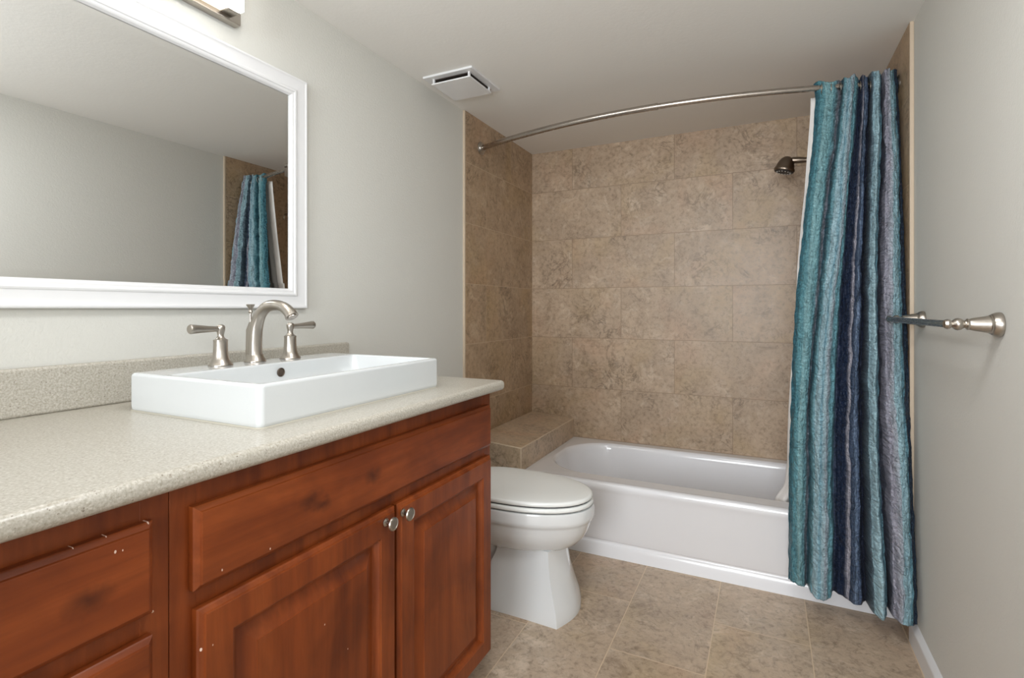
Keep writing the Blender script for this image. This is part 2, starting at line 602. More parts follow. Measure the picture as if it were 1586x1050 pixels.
struct('wall_alcove_right', MB().box((TF, 2.222, 0), (WX, BY, H)), M['tile_side'])
struct('trim_1', MB().box((0, 2.224, 0), (0.0115, 2.235, H), 0.002, 2), M['edge'])
struct('trim_2', MB().box((TF, 2.211, 0.085), (WX, 2.222, H), 0.002, 2), M['edge'])
base_prof = lambda x, s: [(x, 0), (x + s * 0.016, 0), (x + s * 0.016, 0.058), (x + s * 0.013, 0.066), (x + s * 0.006, 0.074), (x, 0.078)]


def baseboard(name, x, s, y0, y1):
    p = base_prof(x, s)
    struct(name, MB().rings([[Vector((a, y, b)) for a, b in p] for y in (y0, y1)]), M['white_paint'])


baseboard('baseboard_right', WX, -1, FY, 2.205)
baseboard('baseboard_left', 0.0, 1, 1.405, 2.222)
# tiled ledge at the end of the tub, its top falling a little towards the tub
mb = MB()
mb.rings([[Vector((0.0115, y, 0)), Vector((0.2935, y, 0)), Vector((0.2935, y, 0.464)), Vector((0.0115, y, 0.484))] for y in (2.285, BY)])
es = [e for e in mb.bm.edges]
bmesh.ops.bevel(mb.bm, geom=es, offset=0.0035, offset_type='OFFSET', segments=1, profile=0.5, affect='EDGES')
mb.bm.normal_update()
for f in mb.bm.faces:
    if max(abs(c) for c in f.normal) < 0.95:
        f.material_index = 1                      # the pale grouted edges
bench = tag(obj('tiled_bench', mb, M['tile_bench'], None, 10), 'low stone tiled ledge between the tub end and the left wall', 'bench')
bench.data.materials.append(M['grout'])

# ------------------------------------------------------------------ bathtub
tub = thing('bathtub', (1.05, 2.68, 0.0), 'white alcove bathtub with a plain apron below the tiled back wall', 'bathtub')
TX0, TX1, TZ = 0.2945, TF - 0.001, 0.350
YF, YB = 2.305, BY - 0.001
mb = MB()
# apron, rim and the outer skirt as one profile pulled along X
prof = [(2.330, 0.0), (2.337, 0.0)]
ap = smooth([(2.352, 0.072), (2.346, 0.10), (2.330, 0.20), (2.314, 0.29), (2.306, 0.322), (2.3075, 0.338), (2.314, 0.3465), (2.325, 0.350)], 5)
CX, CY, HX, HY = 1.035, 2.700, 0.695, 0.292


def open_ring(sx, sy, r, z, dx=0.0):
    return rrect(CX + dx, CY, HX * sx, HY * sy, r, z, 14)


outer = [Vector((min(max(p.x, TX0), TX1), p.y, p.z)) for p in rrect((TX0 + TX1) / 2, (YF + 0.022 + YB) / 2, (TX1 - TX0) / 2, (YB - YF - 0.022) / 2, 0.004, TZ, 14)]
ringset = [outer,
           open_ring(1.012, 1.03, 0.245, TZ + 0.001), open_ring(1.0, 1.0, 0.24, TZ - 0.002), open_ring(0.990, 0.975, 0.235, TZ - 0.012),
           open_ring(0.980, 0.955, 0.23, TZ - 0.03), open_ring(0.955, 0.925, 0.22, TZ - 0.12, 0.006), open_ring(0.915, 0.88, 0.21, TZ - 0.22, 0.012),
           open_ring(0.88, 0.83, 0.20, TZ - 0.265, 0.018), open_ring(0.82, 0.74, 0.18, TZ - 0.29, 0.02), open_ring(0.5, 0.4, 0.1, TZ - 0.297, 0.02)]
mb.rings(ringset, False, True)
pr = [Vector((p.x, p.y)) for p in ap]
strip = [[Vector((TX0 + (TX1 - TX0) * i / 24, p.x, p.y)) for p in pr] for i in range(25)]
mb.rings(strip, False, False, closed=False)
obj('basin', mb, M['tub'], tub, 40)
# the flared foot of the apron
foot = smooth([(2.352, 0.072), (2.357, 0.066), (2.356, 0.058), (2.350, 0.05), (2.342, 0.02), (2.337, 0.0)], 5)
mb = MB().rings([[Vector((TX0 + (TX1 - TX0) * i / 24, p.x, p.y)) for p in foot] for i in range(25)], False, False, closed=False)
obj('apron_foot', mb, M['tub'], tub, 40)

# ------------------------------------------------------------------ toilet
TY = 1.862
toilet = thing('toilet', (0.40, TY, 0.0), 'white toilet with closed lid between the vanity and the tub', 'toilet')


def egg(xb, xf, hw, z, n=48, p=2.25, xm=None):
    """plan outline of a seat: blunt at the back xb, round at the front xf."""
    xm = xm if xm is not None else xb + (xf - xb) * 0.42
    out = []
    for i in range(n):
        a = 2 * PI * i / n
        c, sn = math.cos(a), math.sin(a)
        rx = (xf - xm) if c >= 0 else (xm - xb)
        q = 2.12 if c >= 0 else 3.0
        out.append(Vector((xm + rx * math.copysign(abs(c) ** (2 / q), c), TY + hw * math.copysign(abs(sn) ** (2 / q), sn), z)))
    return out


mb = MB()
mb.rings([egg(0.20, 0.780, 0.186, 0.406), egg(0.20, 0.783, 0.189, 0.398), egg(0.20, 0.783, 0.190, 0.372), egg(0.20, 0.781, 0.188, 0.360),
          egg(0.20, 0.776, 0.183, 0.355), egg(0.20, 0.772, 0.180, 0.345), egg(0.20, 0.764, 0.174, 0.320), egg(0.205, 0.748, 0.163, 0.290),
          egg(0.21, 0.722, 0.143, 0.262), egg(0.22, 0.690, 0.120, 0.243), egg(0.24, 0.655, 0.096, 0.232)])
obj('bowl', mb, M['china'], toilet, 60)


def ped(xb, xf, hw, bulge, z):
    """skirted pedestal outline: flat sides, sharp front corners, a bowed front."""
    out = [Vector((xb, TY - hw, z))]
    for i in range(1, 9):
        out.append(Vector((lerp(xb, xf, i / 8), TY - hw + 0.006 * math.sin(PI * i / 8), z)))
    for i in range(1, 13):
        t = i / 12
        out.append(Vector((xf + bulge * math.sin(PI * t), TY - hw + 2 * hw * t, z)))
    for i in range(1, 9):
        out.append(Vector((lerp(xf, xb, i / 8), TY + hw - 0.006 * math.sin(PI * i / 8), z)))
    return out


mb = MB()
lv = [(0.0, 0.300, 0.690, 0.131, 0.036), (0.02, 0.303, 0.690, 0.131, 0.036), (0.05, 0.325, 0.683, 0.124, 0.035), (0.10, 0.365, 0.668, 0.114, 0.033),
      (0.16, 0.405, 0.654, 0.106, 0.030), (0.21, 0.430, 0.647, 0.102, 0.027), (0.252, 0.440, 0.645, 0.100, 0.022)]
mb.rings([ped(xb, xf, hw, bu, z) for z, xb, xf, hw, bu in lv])
obj('pedestal', mb, M['china'], toilet, 28)
mb = MB()
mb.rings([rrect(0.27, TY, 0.19, 0.075, 0.05, 0.0), rrect(0.27, TY, 0.19, 0.075, 0.05, 0.10), rrect(0.26, TY, 0.2, 0.085, 0.06, 0.19), rrect(0.25, TY, 0.2, 0.11, 0.08, 0.27)])
obj('trapway', mb, M['china'], toilet, 50)


def slab(z0, z1, xb, xf, hw, r=0.006, dome=0.0):
    rs = [egg(xb, xf - r, hw - r, z0), egg(xb, xf - 0.001, hw - 0.001, z0 + r * 0.5), egg(xb, xf, hw, z0 + r), egg(xb, xf, hw, z1 - r),
          egg(xb, xf - r * 0.35, hw - r * 0.35, z1 - r * 0.3), egg(xb, xf - r * 1.2, hw - r * 1.2, z1)]
    if dome:
        rs += [egg(xb + 0.02, xf - 0.04, hw - 0.035, z1 + dome * 0.7), egg(xb + 0.1, xf - 0.12, hw - 0.1, z1 + dome)]
    return MB().rings(rs)


obj('seat_gap_shade', MB().rings([egg(0.23, 0.768, 0.174, 0.402), egg(0.23, 0.768, 0.174, 0.440)]), M['gap'], toilet)  # dark filler painting the shade between bowl, seat and lid
obj('seat', slab(0.4095, 0.4265, 0.23, 0.779, 0.186), M['seat'], toilet, 50)
lid = obj('lid', slab(0.4305, 0.449, 0.225, 0.776, 0.184, 0.007, 0.004), M['seat'], toilet, 50)
for s_ in (-1, 1):
    obj('hinge', MB().tube([(0.235, TY + s_ * 0.06, 0.435), (0.235, TY + s_ * 0.1, 0.435)], 0.012), M['seat'], toilet)
mb = MB()
mb.rings([rrect(0.115, TY, 0.09, 0.20, 0.04, 0.395), rrect(0.115, TY, 0.095, 0.215, 0.04, 0.42), rrect(0.115, TY, 0.099, 0.228, 0.04, 0.70), rrect(0.115, TY, 0.099, 0.228, 0.04, 0.72)])
obj('tank', mb, M['china'], toilet, 50)
mb = MB()
mb.rings([rrect(0.116, TY, 0.102, 0.232, 0.04, 0.721), rrect(0.116, TY, 0.108, 0.238, 0.04, 0.728), rrect(0.116, TY, 0.108, 0.238, 0.04, 0.748), rrect(0.116, TY, 0.100, 0.230, 0.04, 0.756)])
obj('tank_lid', mb, M['china'], toilet, 50)

# ------------------------------------------------------------------ vanity cabinets
XF = 0.600                                        # face frame front
XD = 0.6005                                       # back of the overlaid doors
CY0, CY1, CY2 = -0.02, 0.4485, 1.400
DOOR = [(0, 0), (0, 0.010), (0.002, 0.0125), (0.0075, 0.0155), (0.0085, 0.0185), (0.0095, 0.0190), (0.052, 0.0190), (0.0535, 0.0175), (0.056, 0.0165), (0.059, 0.0110),
        (0.062, 0.0060), (0.066, 0.0045), (0.070, 0.0048), (0.096, 0.0158), (0.0965, 0.0172), (0.099, 0.0174)]
SLAB = [(0, 0), (0, 0.010), (0.002, 0.0125), (0.0075, 0.0155), (0.0085, 0.0185), (0.0100, 0.0190)]


def knob(parent, y, z):
    return obj('knob', MB().lathe([(0.0075, 0), (0.0085, 0.001), (0.0085, 0.003), (0.0045, 0.006), (0.0042, 0.014), (0.006, 0.017), (0.0135, 0.0195), (0.0148, 0.022), (0.0138, 0.0245), (0.0105, 0.0255), (0.0100, 0.0248)],
                                  (XD + 0.019, y, z), 'X', 28), M['nickel'], parent, 40)


def carcass(root, y0, y1):
    mb = MB()
    mb.box((0.02, y0, 0.10), (XF - 0.019, y0 + 0.016, 0.892))
    mb.box((0.02, y1 - 0.016, 0.10), (XF - 0.019, y1, 0.892))
    mb.box((0.006, y0, 0.0), (0.02, y1, 0.892))
    mb.box((0.02, y0, 0.10), (XF - 0.019, y1, 0.116))
    obj('carcass', mb, M['wood_v'], root)
    obj('toe_kick', MB().box((0.515, y0 + 0.001, 0.0), (0.53, y1 - 0.001, 0.10)), M['wood_h'], root)


sink_base = thing('sink_base_cabinet', (0.3, 0.93, 0.0), 'cherry stained sink cabinet with two raised panel doors and a long blank front', 'cabinet')
carcass(sink_base, CY1 + 0.0005, CY2)
mb = MB()
y0, y1 = CY1 + 0.0005, CY2
mb.box((XF - 0.019, y0, 0.10), (XF, y0 + 0.038, 0.892), 0.0006, 1)
mb.box((XF - 0.019, y1 - 0.038, 0.10), (XF, y1, 0.892), 0.0006, 1)
for z0, z1 in ((0.838, 0.892), (0.668, 0.752), (0.10, 0.135)):
    mb.box((XF - 0.0188, y0 + 0.038, z0), (XF - 0.0004, y1 - 0.038, z1))
obj('face_frame', mb, M['wood_v2'], sink_base)
obj('blank_drawer_front', MB().panel(0.476, 1.378, 0.7285, 0.8515, XD, SLAB), M['wood_h'], sink_base, 25)
d1 = obj('door', MB().panel(0.481, 0.9305, 0.114, 0.6995, XD, DOOR), M['wood_v'], sink_base, 20)
d2 = obj('door', MB().panel(0.9395, 1.379, 0.114, 0.6995, XD, DOOR), M['wood_v2'], sink_base, 20)
knob(d1, 0.890, 0.679)
knob(d2, 0.949, 0.679)
# dark inside behind the slim gaps between fronts
drawer_base = thing('drawer_base_cabinet', (0.3, 0.21, 0.0), 'cherry stained drawer cabinet left of the sink cabinet, fronts chipped along the top', 'cabinet')
carcass(drawer_base, CY0, CY1 - 0.0005)
mb = MB()
y0, y1 = CY0, CY1 - 0.0005
mb.box((XF - 0.019, y0, 0.10), (XF, y0 + 0.038, 0.892), 0.0006, 1)
mb.box((XF - 0.019, y1 - 0.038, 0.10), (XF, y1, 0.892), 0.0006, 1)
for z0, z1 in ((0.838, 0.892), (0.668, 0.752), (0.37, 0.45), (0.10, 0.135)):
    mb.box((XF - 0.0188, y0 + 0.038, z0), (XF - 0.0004, y1 - 0.038, z1))
obj('face_frame', mb, M['wood_v2'], drawer_base)
for z0, z1, mm in ((0.7285, 0.8535, 'wood_h2'), (0.4225, 0.6985, 'wood_h'), (0.114, 0.396, 'wood_h2')):
    obj('drawer_front', MB().panel(0.003, 0.4205, z0, z1, XD, SLAB), M[mm], drawer_base, 25)

# ------------------------------------------------------------------ countertop
top = thing('countertop', (0.32, 0.7, 0.892), 'speckled beige countertop lying across both cherry cabinets', 'countertop')
obj('slab', MB().box((0.0005, -0.03, 0.8925), (0.643, 1.421, 0.922), 0.0115, 4), M['counter'], top, 60)
obj('backsplash', MB().box((0.0005, -0.03, 0.9215), (0.0205, 1.419, 1.0205), 0.007, 3), M['counter'], top, 60)

# ------------------------------------------------------------------ sink
sink = thing('sink', (0.337, 0.925, 0.922), 'white rectangular vessel sink with sharp sides standing on the countertop', 'sink')
SX0, SX1, SY0, SY1, SB, ST = 0.134, 0.541, 0.641, 1.211, 0.9225, 1.003
scx, scy, shx, shy = (SX0 + SX1) / 2, (SY0 + SY1) / 2, (SX1 - SX0) / 2, (SY1 - SY0) / 2
bx0, bx1, by0, by1 = 0.246, 0.526, 0.657, 1.195
bcx, bcy, bhx, bhy = (bx0 + bx1) / 2, (by0 + by1) / 2, (bx1 - bx0) / 2, (by1 - by0) / 2
mb = MB()
R = lambda d, r, z: rrect(scx, scy, shx - d, shy - d, r, z, 6)
Bn = lambda d, r, z, e=0.0: rrect(bcx, bcy + e, bhx - d, bhy - d - e * 0.3, r, z, 6)
mb.rings([R(0.004, 0.008, SB), R(0.001, 0.012, SB + 0.003), R(0.0, 0.012, SB + 0.01), R(0.0, 0.012, ST - 0.007), R(0.0012, 0.012, ST - 0.003), R(0.004, 0.011, ST - 0.0006), R(0.007, 0.010, ST),
          Bn(-0.004, 0.014, ST), Bn(-0.001, 0.014, ST - 0.001), Bn(0.001, 0.014, ST - 0.005), Bn(0.006, 0.02, ST - 0.030), Bn(0.014, 0.03, ST - 0.052), Bn(0.030, 0.03, ST - 0.062), Bn(0.09, 0.03, ST - 0.067)])
obj('basin', mb, M['sink'], sink, 50)
ov = (0.2522, 0.925, 0.981)
obj('caulk_bead', MB().rings([R(-0.0022, 0.014, 0.9222), R(-0.0008, 0.013, 0.9235), R(0.0012, 0.012, 0.9250)], False, False), M['caulk'], sink)
obj('overflow_ring', MB().lathe([(0.0115, 0.0), (0.0115, 0.0015), (0.0102, 0.0025), (0.0092, 0.0015), (0.0088, 0.0002)], (0.2535, 0.9285, 0.979), 'X', 24), M['rubber_grey'], sink)
obj('drain', MB().lathe([(0.024, 0), (0.024, 0.002), (0.02, 0.003), (0.012, 0.002)], (bcx, bcy, ST - 0.0675)), M['nickel'], sink)

# ------------------------------------------------------------------ faucet
FX = 0.178
fau = thing('faucet', (FX, 0.921, 1.003), 'brushed nickel three piece faucet on the back ledge of the white sink', 'faucet')
cen = smooth([(0.168, 0.921, 1.003), (0.168, 0.921, 1.012), (0.167, 0.921, 1.030), (0.168, 0.921, 1.060), (0.173, 0.921, 1.095), (0.187, 0.921, 1.125), (0.212, 0.921, 1.1445), (0.243, 0.921, 1.1490), (0.272, 0.921, 1.1440), (0.294, 0.921, 1.1300), (0.302, 0.921, 1.1200)], 5)
nn_ = len(cen)
rad = []
for i in range(nn_):
    t = i / (nn_ - 1)
    if t < 0.22:
        rad.append(lerp(0.0225, 0.0178, (t / 0.22) ** 0.5))
    else:
        rad.append(lerp(0.0178, 0.0128, min(1, (t - 0.22) / 0.5)) + (0.0035 * max(0.0, (t - 0.78) / 0.22)))
sp = MB()
sp.tube(cen, rad, 24)
obj('spout', sp, M['nickel'], fau, 50)
sroot = [o for o in fau.children if o.name.startswith('spout')][0]
obj('spout_foot', MB().lathe([(0.0265, 0), (0.0268, 0.002), (0.0255, 0.005), (0.0225, 0.010), (0.0200, 0.018)], (0.168, 0.921, 1.0032)), M['nickel'], sroot, 60)
obj('aerator', MB().tube([(0.300, 0.921, 1.1225), (0.3035, 0.921, 1.1175)], [0.0122, 0.0118], 20), M['steel'], sroot)
rd = obj('lift_rod', MB().tube([(0.150, 0.921, 1.05), (0.150, 0.921, 1.130)], 0.0028, 12), M['nickel'], fau)
obj('rod_knob', MB().lathe([(0.003, 0), (0.0060, 0.003), (0.0038, 0.008), (0.0045, 0.011), (0.0095, 0.020), (0.0105, 0.0225), (0.0085, 0.0235), (0.003, 0.019)], (0.150, 0.921, 1.128)), M['nickel'], rd)
obj('rod_guide', MB().rings([rrect(0.153, 0.921, 0.012, 0.010, 0.004, 1.01), rrect(0.153, 0.921, 0.011, 0.009, 0.004, 1.085), rrect(0.157, 0.921, 0.007, 0.006, 0.003, 1.105)]), M['nickel'], rd)


def faucet_handle(y, s):
    h = obj('handle', MB().lathe([(0.0268, 0), (0.0272, 0.0018), (0.0262, 0.004), (0.0225, 0.009), (0.0190, 0.017), (0.0168, 0.028), (0.0158, 0.042), (0.0155, 0.058), (0.0160, 0.0595), (0.0160, 0.062), (0.0125, 0.0635),
                                  (0.0085, 0.067), (0.0068, 0.072), (0.0078, 0.078), (0.0095, 0.085), (0.0102, 0.0915), (0.0088, 0.096), (0.004, 0.0985)], (FX, y, 1.0032)), M['nickel'], fau, 50)
    z = 1.0032 + 0.088
    pts, rr, fl = [], [], []
    for i in range(9):
        t = i / 8
        pts.append((FX + 0.004 * t, y + s * (0.006 + 0.070 * t), z + 0.002 * t))
        rr.append(lerp(0.0062, 0.0112, t ** 1.3))
        fl.append(1.0)
    pts.append((FX + 0.004, y + s * 0.0785, z + 0.002))
    rr.append(0.0092)
    obj('lever', MB().tube(pts, rr, 18), M['nickel'], h, 50)


faucet_handle(0.819, -1)
faucet_handle(1.023, 1)

# ------------------------------------------------------------------ mirror
mir = thing('wall_mirror', (0.0, 0.48, 1.50), 'wide white framed mirror hanging on the grey wall behind the sink', 'mirror')
MY0, MY1, MZ0, MZ1 = -0.29, 1.228, 1.1405, 1.874
FR = [(0.0, 0.0005), (0.0, 0.019), (0.0015, 0.0215), (0.004, 0.0225), (0.007, 0.0222), (0.012, 0.0195), (0.024, 0.0165), (0.036, 0.0160), (0.0385, 0.0165), (0.040, 0.0185), (0.044, 0.0200),
      (0.048, 0.0190), (0.050, 0.0165), (0.0515, 0.0160), (0.055, 0.0160), (0.058, 0.0145), (0.0605, 0.0115), (0.0625, 0.0085), (0.0625, 0.0005)]
mb = MB()
rs = []
for ins, hgt in FR:
    rs.append([Vector((hgt, MY0 + ins, MZ0 + ins)), Vector((hgt, MY1 - ins, MZ0 + ins)), Vector((hgt, MY1 - ins, MZ1 - ins)), Vector((hgt, MY0 + ins, MZ1 - ins))])
mb.rings(rs, False, False)
obj('frame', mb, M['white_paint'], mir, 20)
BV = 0.0625
obj('glass', MB().panel(MY0 + BV, MY1 - BV, MZ0 + BV, MZ1 - BV, 0.0, [(0.0, 0.002), (0.0, 0.0066), (0.016, 0.0070)]), M['mirror'], mir, 1, smooth=False)

# ------------------------------------------------------------------ vanity light
vl = thing('vanity_light', (0.0, 0.46, 2.0), 'long lit glass bar light with a nickel back on the wall above the mirror', 'light')
LY0, LY1 = -0.08, 0.985
LZ0, LZ1 = 1.936, 2.065
obj('back_plate', MB().box((0.0005, LY0, LZ0), (0.027, LY1, LZ1), 0.003, 2), M['nickel'], vl)
for a, b in ((LY0 + 0.026, LY0 + 0.062), (LY1 - 0.062, LY1 - 0.026)):
    obj('end_cap', MB().box((0.0265, a, LZ0 + 0.012), (0.058, b, LZ1 - 0.0005), 0.004, 3), M['nickel'], vl)
obj('warm_diffuser', MB().box((0.0275, LY0 + 0.063, LZ0 + 0.013), (0.056, LY1 - 0.063, LZ1 - 0.003)), M['warm_glass'], vl)
obj('glass_front', MB().box((0.0585, LY0 + 0.026, LZ0 + 0.014), (0.076, LY1 - 0.026, LZ1), 0.003, 2), M['lit_glass'], vl)

# ------------------------------------------------------------------ exhaust fan
fan = thing('exhaust_fan', (0.165, 1.95, H), 'square white exhaust fan with a drop cover in the ceiling', 'fan')
mb = MB()
fx0, fx1, fy0, fy1 = 0.043, 0.284, 1.829, 2.079
for lo, hi in (((fx0, fy0), (fx1, fy0 + 0.03)), ((fx0, fy1 - 0.03), (fx1, fy1)), ((fx0, fy0 + 0.03), (fx0 + 0.03, fy1 - 0.03)), ((fx1 - 0.03, fy0 + 0.03), (fx1, fy1 - 0.03))):
    mb.box((lo[0], lo[1], H - 0.0085), (hi[0], hi[1], H - 0.0003))
obj('frame', mb, M['white_paint'], fan)
obj('grille', MB().box((fx0 + 0.03, fy0 + 0.03, H - 0.012), (fx1 - 0.03, fy1 - 0.03, H - 0.0005)), M['duct'], fan)
cx0, cx1, cy0, cy1 = 0.074, 0.264, 1.848, 2.036
mb = MB()
mb.box((cx0, cy0, 2.0945), (cx1, cy1, 2.1010), 0.002, 2)
obj('cover', mb, M['white_paint'], fan)
for px in (cx0 + 0.004, cx1 - 0.012):
    for py in (cy0 + 0.004, cy1 - 0.012):
        obj('cover_post', MB().box((px, py, 2.1005), (px + 0.008, py + 0.008, H - 0.008)), M['white_paint'], fan)

# ------------------------------------------------------------------ shower rod
ROZ, RYE, RYM = 1.982, 2.388, 2.213
RX0, RX1 = 0.0115, TF
rcx, rhx = (RX0 + RX1) / 2, (RX1 - RX0) / 2


def rod_y(x):
    return RYM + (RYE - RYM) * ((x - rcx) / rhx) ** 2


rod = thing('shower_curtain_rod', (rcx, 2.3, ROZ), 'curved brushed steel curtain rod spanning the tub alcove near the ceiling', 'curtain rod')
xs = [RX0 + 0.012 + i * (0.952 - RX0 - 0.012) / 30 for i in range(31)]
obj('outer_tube', MB().tube([(x, rod_y(x), ROZ) for x in xs], 0.0135, 20), M['steel'], rod)
xs = [0.93 + i * (RX1 - 0.012 - 0.93) / 30 for i in range(31)]
obj('inner_tube', MB().tube([(x, rod_y(x), ROZ) for x in xs], 0.0115, 20), M['steel'], rod)
obj('collar', MB().tube([(0.948, rod_y(0.948), ROZ), (0.954, rod_y(0.954), ROZ)], 0.0146, 20), M['nickel'], rod)
fp = [(0.034, 0.0003), (0.0345, 0.003), (0.032, 0.006), (0.028, 0.008), (0.027, 0.011), (0.0215, 0.014), (0.0185, 0.017), (0.0155, 0.020), (0.0145, 0.024)]
obj('flange', MB().lathe(fp, (RX0, RYE, ROZ), 'X', 32, 1), M['nickel'], rod, 30)
obj('flange', MB().lathe(fp, (RX1, RYE, ROZ), 'X', 32, -1), M['nickel'], rod, 30)

# ------------------------------------------------------------------ curtain
# across the cloth: (position, how far the fold stands out towards the room)
FOLD = [(0.0, 0.10), (0.05, 0.42), (0.10, 0.55), (0.15, 0.42), (0.192, 0.05), (0.225, 0.62), (0.27, 0.85), (0.33, 0.90), (0.385, 0.66), (0.425, 0.12), (0.46, 0.26), (0.508, 0.42), (0.55, 0.55), (0.59, 0.42), (0.635, 0.0),
        (0.668, 0.72), (0.705, 1.0), (0.735, 0.70), (0.762, 0.12), (0.80, 0.76), (0.85, 1.0), (0.90, 0.92), (0.94, 0.78), (0.975, 0.60), (1.0, 0.48)]


def fold(t):
    t = min(max(t, 0.0), 1.0)
    for (a, fa), (b, fb) in zip(FOLD, FOLD[1:]):
        if t <= b:
            q = (t - a) / (b - a)
            q = q * q * (3 - 2 * q)
            return lerp(fa, fb, q)
    return FOLD[-1][1]


def interp(z, tab):
    for (a, fa), (b, fb) in zip(tab, tab[1:]):
        if z >= b:
            return lerp(fa, fb, (z - a) / (b - a))
    return tab[-1][1]


LEFT = [(2.02, 1.520), (1.95, 1.529), (1.75, 1.519), (1.5, 1.492), (1.2, 1.463), (0.9, 1.448), (0.5, 1.438), (0.08, 1.436)]
RIGHT = [(2.04, 1.796), (1.6, 1.798), (1.3, 1.800), (1.0, 1.801), (0.6, 1.804), (0.3, 1.809), (0.08, 1.810)]


TPOS = ([(0, 0), (0.10, 0.17), (0.19, 0.345), (0.42, 0.54), (0.655, 0.675), (0.76, 0.815), (1, 1)],
        [(0, 0), (0.10, 0.10), (0.19, 0.19), (0.42, 0.42), (0.655, 0.655), (0.76, 0.76), (1, 1)],
        [(0, 0), (0.10, 0.08), (0.19, 0.165), (0.42, 0.375), (0.655, 0.672), (0.76, 0.80), (1, 1)])


def pos(t, s):
    def f(tab):
        for (a, fa), (b, fb) in zip(tab, tab[1:]):
            if t <= b:
                return lerp(fa, fb, (t - a) / (b - a))
        return 1.0
    if s < 0.5:
        q = max(0.0, s) / 0.5
        return lerp(f(TPOS[0]), f(TPOS[1]), q ** 0.7)
    return lerp(f(TPOS[1]), f(TPOS[2]), min(1.0, (s - 0.5) / 0.45))


def curtain_point(t, z):
    x0, x1 = interp(z, LEFT), interp(z, RIGHT)
    s = (2.0 - z) / 1.9                                   # 0 at the top, 1 at the hem
    wob = noise.noise(Vector((t * 5.0, z * 2.1, 3.0))) * 0.010 + noise.noise(Vector((t * 13.0, z * 5.0, 7.0))) * 0.0035
    tt = t + noise.noise(Vector((z * 2.2, t * 3.0, 1.0))) * 0.018 * min(1.0, t * 8) * min(1.0, (1 - t) * 8)
    x = lerp(x0, x1, pos(t, s)) + wob * min(1, t * 10 + 0.25) * min(1, (1 - t) * 12)
    f = fold(tt)
    yb_top = rod_y(x) + 0.012
    yb_bot = lerp(2.283, 2.205, t)
    back = lerp(yb_top, yb_bot, min(1.0, s * 1.06) ** 0.8 if s > 0 else 0)
    amp = lerp(0.056, 0.112, min(1, max(0, s)) ** 0.7) * lerp(0.85, 1.12, t)
    y = back - amp * f
    y += noise.noise(Vector((t * 24.0, z * 13.0, 11.0))) * 0.0080
    y += (abs(noise.noise(Vector((t * 40.0, z * 34.0, 5.0)))) - 0.2) * 0.0105
    y += (abs(noise.noise(Vector((t * 80.0, z * 75.0, 2.0)))) - 0.2) * 0.0050
    x += noise.noise(Vector((t * 30.0, z * 22.0, 21.0))) * 0.0030
    return Vector((min(x, WX - 0.006), y, z))


NU, NV = 280, 480
bm = bmesh.new()
grid = []
for j in range(NV + 1):
    row = []
    for i in range(NU + 1):
        t = i / NU
        ztop = lerp(2.000, 2.024, t) + 0.006 * math.sin(t * 40)
        zbot = 0.098 + 0.006 * math.sin(t * 17)
        z = lerp(ztop, zbot, j / NV)
        row.append(bm.verts.new(curtain_point(t, z)))
    grid.append(row)
uvl = bm.loops.layers.uv.new('UVMap')
for j in range(NV):
    for i in range(NU):
        f = bm.faces.new((grid[j][i], grid[j][i + 1], grid[j + 1][i + 1], grid[j + 1][i]))
        for lp, (a, b) in zip(f.loops, ((i, j), (i + 1, j), (i + 1, j + 1), (i, j + 1))):
            lp[uvl].uv = (a / NU, 2.0 - b / NV * 1.9)
mb = MB()
mb.bm.free()
mb.bm = bm
cur = obj('shower_curtain', mb, M['curtain'], None, 180)
sol = cur.modifiers.new('thickness', 'SOLIDIFY')
sol.thickness = 0.0016
sol.offset = 0.0
tag(cur, 'crinkled blue and teal striped shower curtain gathered at the right end of the rod', 'shower curtain')

# liner, inside the tub
bm = bmesh.new()
grid = []
NU2, NV2 = 60, 80
LL = [(2.0, 1.512), (1.9, 1.512), (1.6, 1.500), (1.3, 1.470), (0.9, 1.452), (0.5, 1.440), (0.40, 1.428), (0.335, 1.388), (0.19, 1.400)]
for j in range(NV2 + 1):
    row = []
    for i in range(NU2 + 1):
        t = i / NU2
        z = lerp(1.962, 0.19, j / NV2)
        s = j / NV2
        x = lerp(interp(z, LL), 1.79, t) + 0.004 * math.sin(z * 7 + t * 9)
        y = lerp(rod_y(x) + 0.038, 2.462, min(1, s * 1.05)) + 0.016 * math.sin(t * 34 + 1.2 + 0.5 * math.sin(z * 3)) * (0.6 + 0.5 * s)
        row.append(bm.verts.new((x, y, z)))
    grid.append(row)
for j in range(NV2):
    for i in range(NU2):
        bm.faces.new((grid[j][i], grid[j][i + 1], grid[j + 1][i + 1], grid[j + 1][i]))
mb = MB()
mb.bm.free()
mb.bm = bm
lin = obj('shower_liner', mb, M['liner'], None, 180)
sol = lin.modifiers.new('thickness', 'SOLIDIFY')
sol.thickness = 0.0012
tag(lin, 'plain white shower liner hanging inside the tub behind the striped curtain', 'shower liner')

# rings on the rod
ring0 = None
for q in range(8):
    x = 1.548 + q * 0.0325
    if ring0 is None:
        ring0 = obj('curtain_ring', MB().torus((0, 0, 0), 0.0215, 0.0016, 'X', 28, 8), M['nickel'])
        o = ring0
    else:
        o = ring0.copy()
        COL.objects.link(o)
    o.location = (x, rod_y(x), ROZ - 0.0068)
    o['label'] = 'small steel curtain ring looped over the rod above the striped curtain'
    o['category'] = 'curtain ring'
    o['group'] = 'rings holding up the shower curtain'

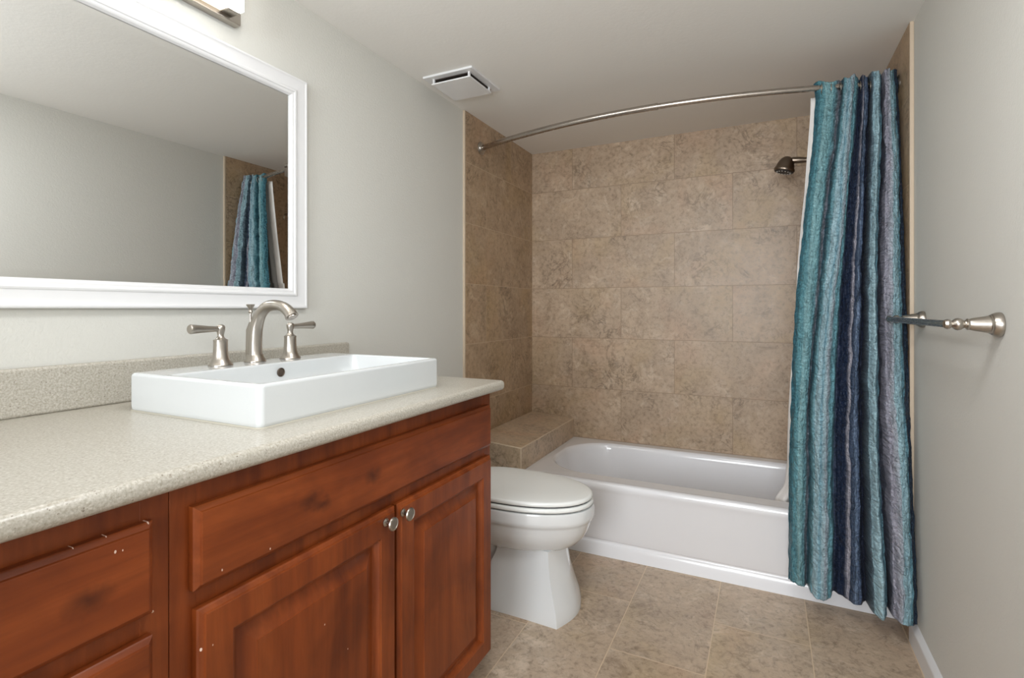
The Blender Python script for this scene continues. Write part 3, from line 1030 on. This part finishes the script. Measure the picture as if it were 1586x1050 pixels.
# ------------------------------------------------------------------ shower head
SHY = 2.70
sh = thing('wall_shower', (TF, SHY, 1.81), 'brushed nickel bell shower head on a short arm left of the curtain', 'shower head')
obj('wall_flange', MB().lathe([(0.030, 0.0003), (0.030, 0.003), (0.022, 0.009), (0.012, 0.014)], (TF, SHY, 1.806), 'X', 28, -1), M['nickel'], sh)
obj('arm', MB().tube([(TF - 0.002, SHY, 1.806), (1.62, SHY, 1.808), (1.53, SHY, 1.812)], 0.0095, 18), M['nickel'], sh)
obj('swivel', MB().tube([(1.545, SHY, 1.811), (1.538, SHY, 1.8115), (1.535, SHY, 1.812), (1.515, SHY, 1.8135), (1.495, SHY, 1.8155), (1.470, SHY, 1.8175), (1.452, SHY, 1.8165)], [0.0125, 0.0135, 0.012, 0.0125, 0.0145, 0.0150, 0.012], 20), M['dark_nickel'], sh)
hd = MB().lathe([(0.012, 0.034), (0.018, 0.030), (0.025, 0.022), (0.032, 0.010), (0.037, -0.004), (0.0395, -0.016), (0.0425, -0.020), (0.0440, -0.026), (0.0430, -0.032), (0.040, -0.034)], (0, 0, 0), 'Z', 36)
tilt = Matrix.Translation((1.441, SHY, 1.803)) @ Matrix.Rotation(math.radians(14), 4, 'Y')
bmesh.ops.transform(hd.bm, matrix=tilt, verts=hd.bm.verts)
obj('bell', hd, M['dark_nickel'], sh, 50)
fc = MB().lathe([(0.0395, -0.0335), (0.0395, -0.036), (0.036, -0.038), (0.012, -0.038)], (0, 0, 0), 'Z', 36)
bmesh.ops.transform(fc.bm, matrix=tilt, verts=fc.bm.verts)
face = obj('spray_face', fc, M['rubber'], sh)
nz = MB()
for q in range(14):
    a = 2 * PI * q / 14
    nz.sphere((0.029 * math.cos(a), 0.029 * math.sin(a), -0.0385), 0.003, n=8)
bmesh.ops.transform(nz.bm, matrix=tilt, verts=nz.bm.verts)
obj('nozzles', nz, M['nozzle'], face)

# ------------------------------------------------------------------ towel bar
tb = thing('towel_bar', (WX, 1.78, 1.106), 'empty brushed nickel towel bar on the right wall beside the curtain', 'towel bar')
BX = WX - 0.078
pp = [(0.0262, 0.0003), (0.0270, 0.003), (0.0262, 0.009), (0.0228, 0.016), (0.0205, 0.0175), (0.0208, 0.0195), (0.0190, 0.021), (0.0165, 0.035), (0.0140, 0.048), (0.0118, 0.0545), (0.0125, 0.056), (0.0125, 0.058), (0.0092, 0.060),
      (0.0080, 0.0625), (0.0092, 0.0645), (0.0125, 0.0685), (0.0138, 0.0735), (0.0125, 0.0785), (0.0090, 0.0825), (0.0070, 0.0845), (0.0100, 0.087), (0.0112, 0.092), (0.0095, 0.0975), (0.004, 0.1005)]
YN, YFAR, TZB = 1.476, 2.085, 1.1055
for y in (YN, YFAR):
    obj('post', MB().lathe(pp, (WX, y, TZB), 'X', 32, -1), M['nickel'], tb, 30)
obj('bar', MB().tube([(WX - 0.0915, YN - 0.004, TZB), (WX - 0.0915, YFAR + 0.004, TZB)], 0.0085, 20), M['steel'], tb)
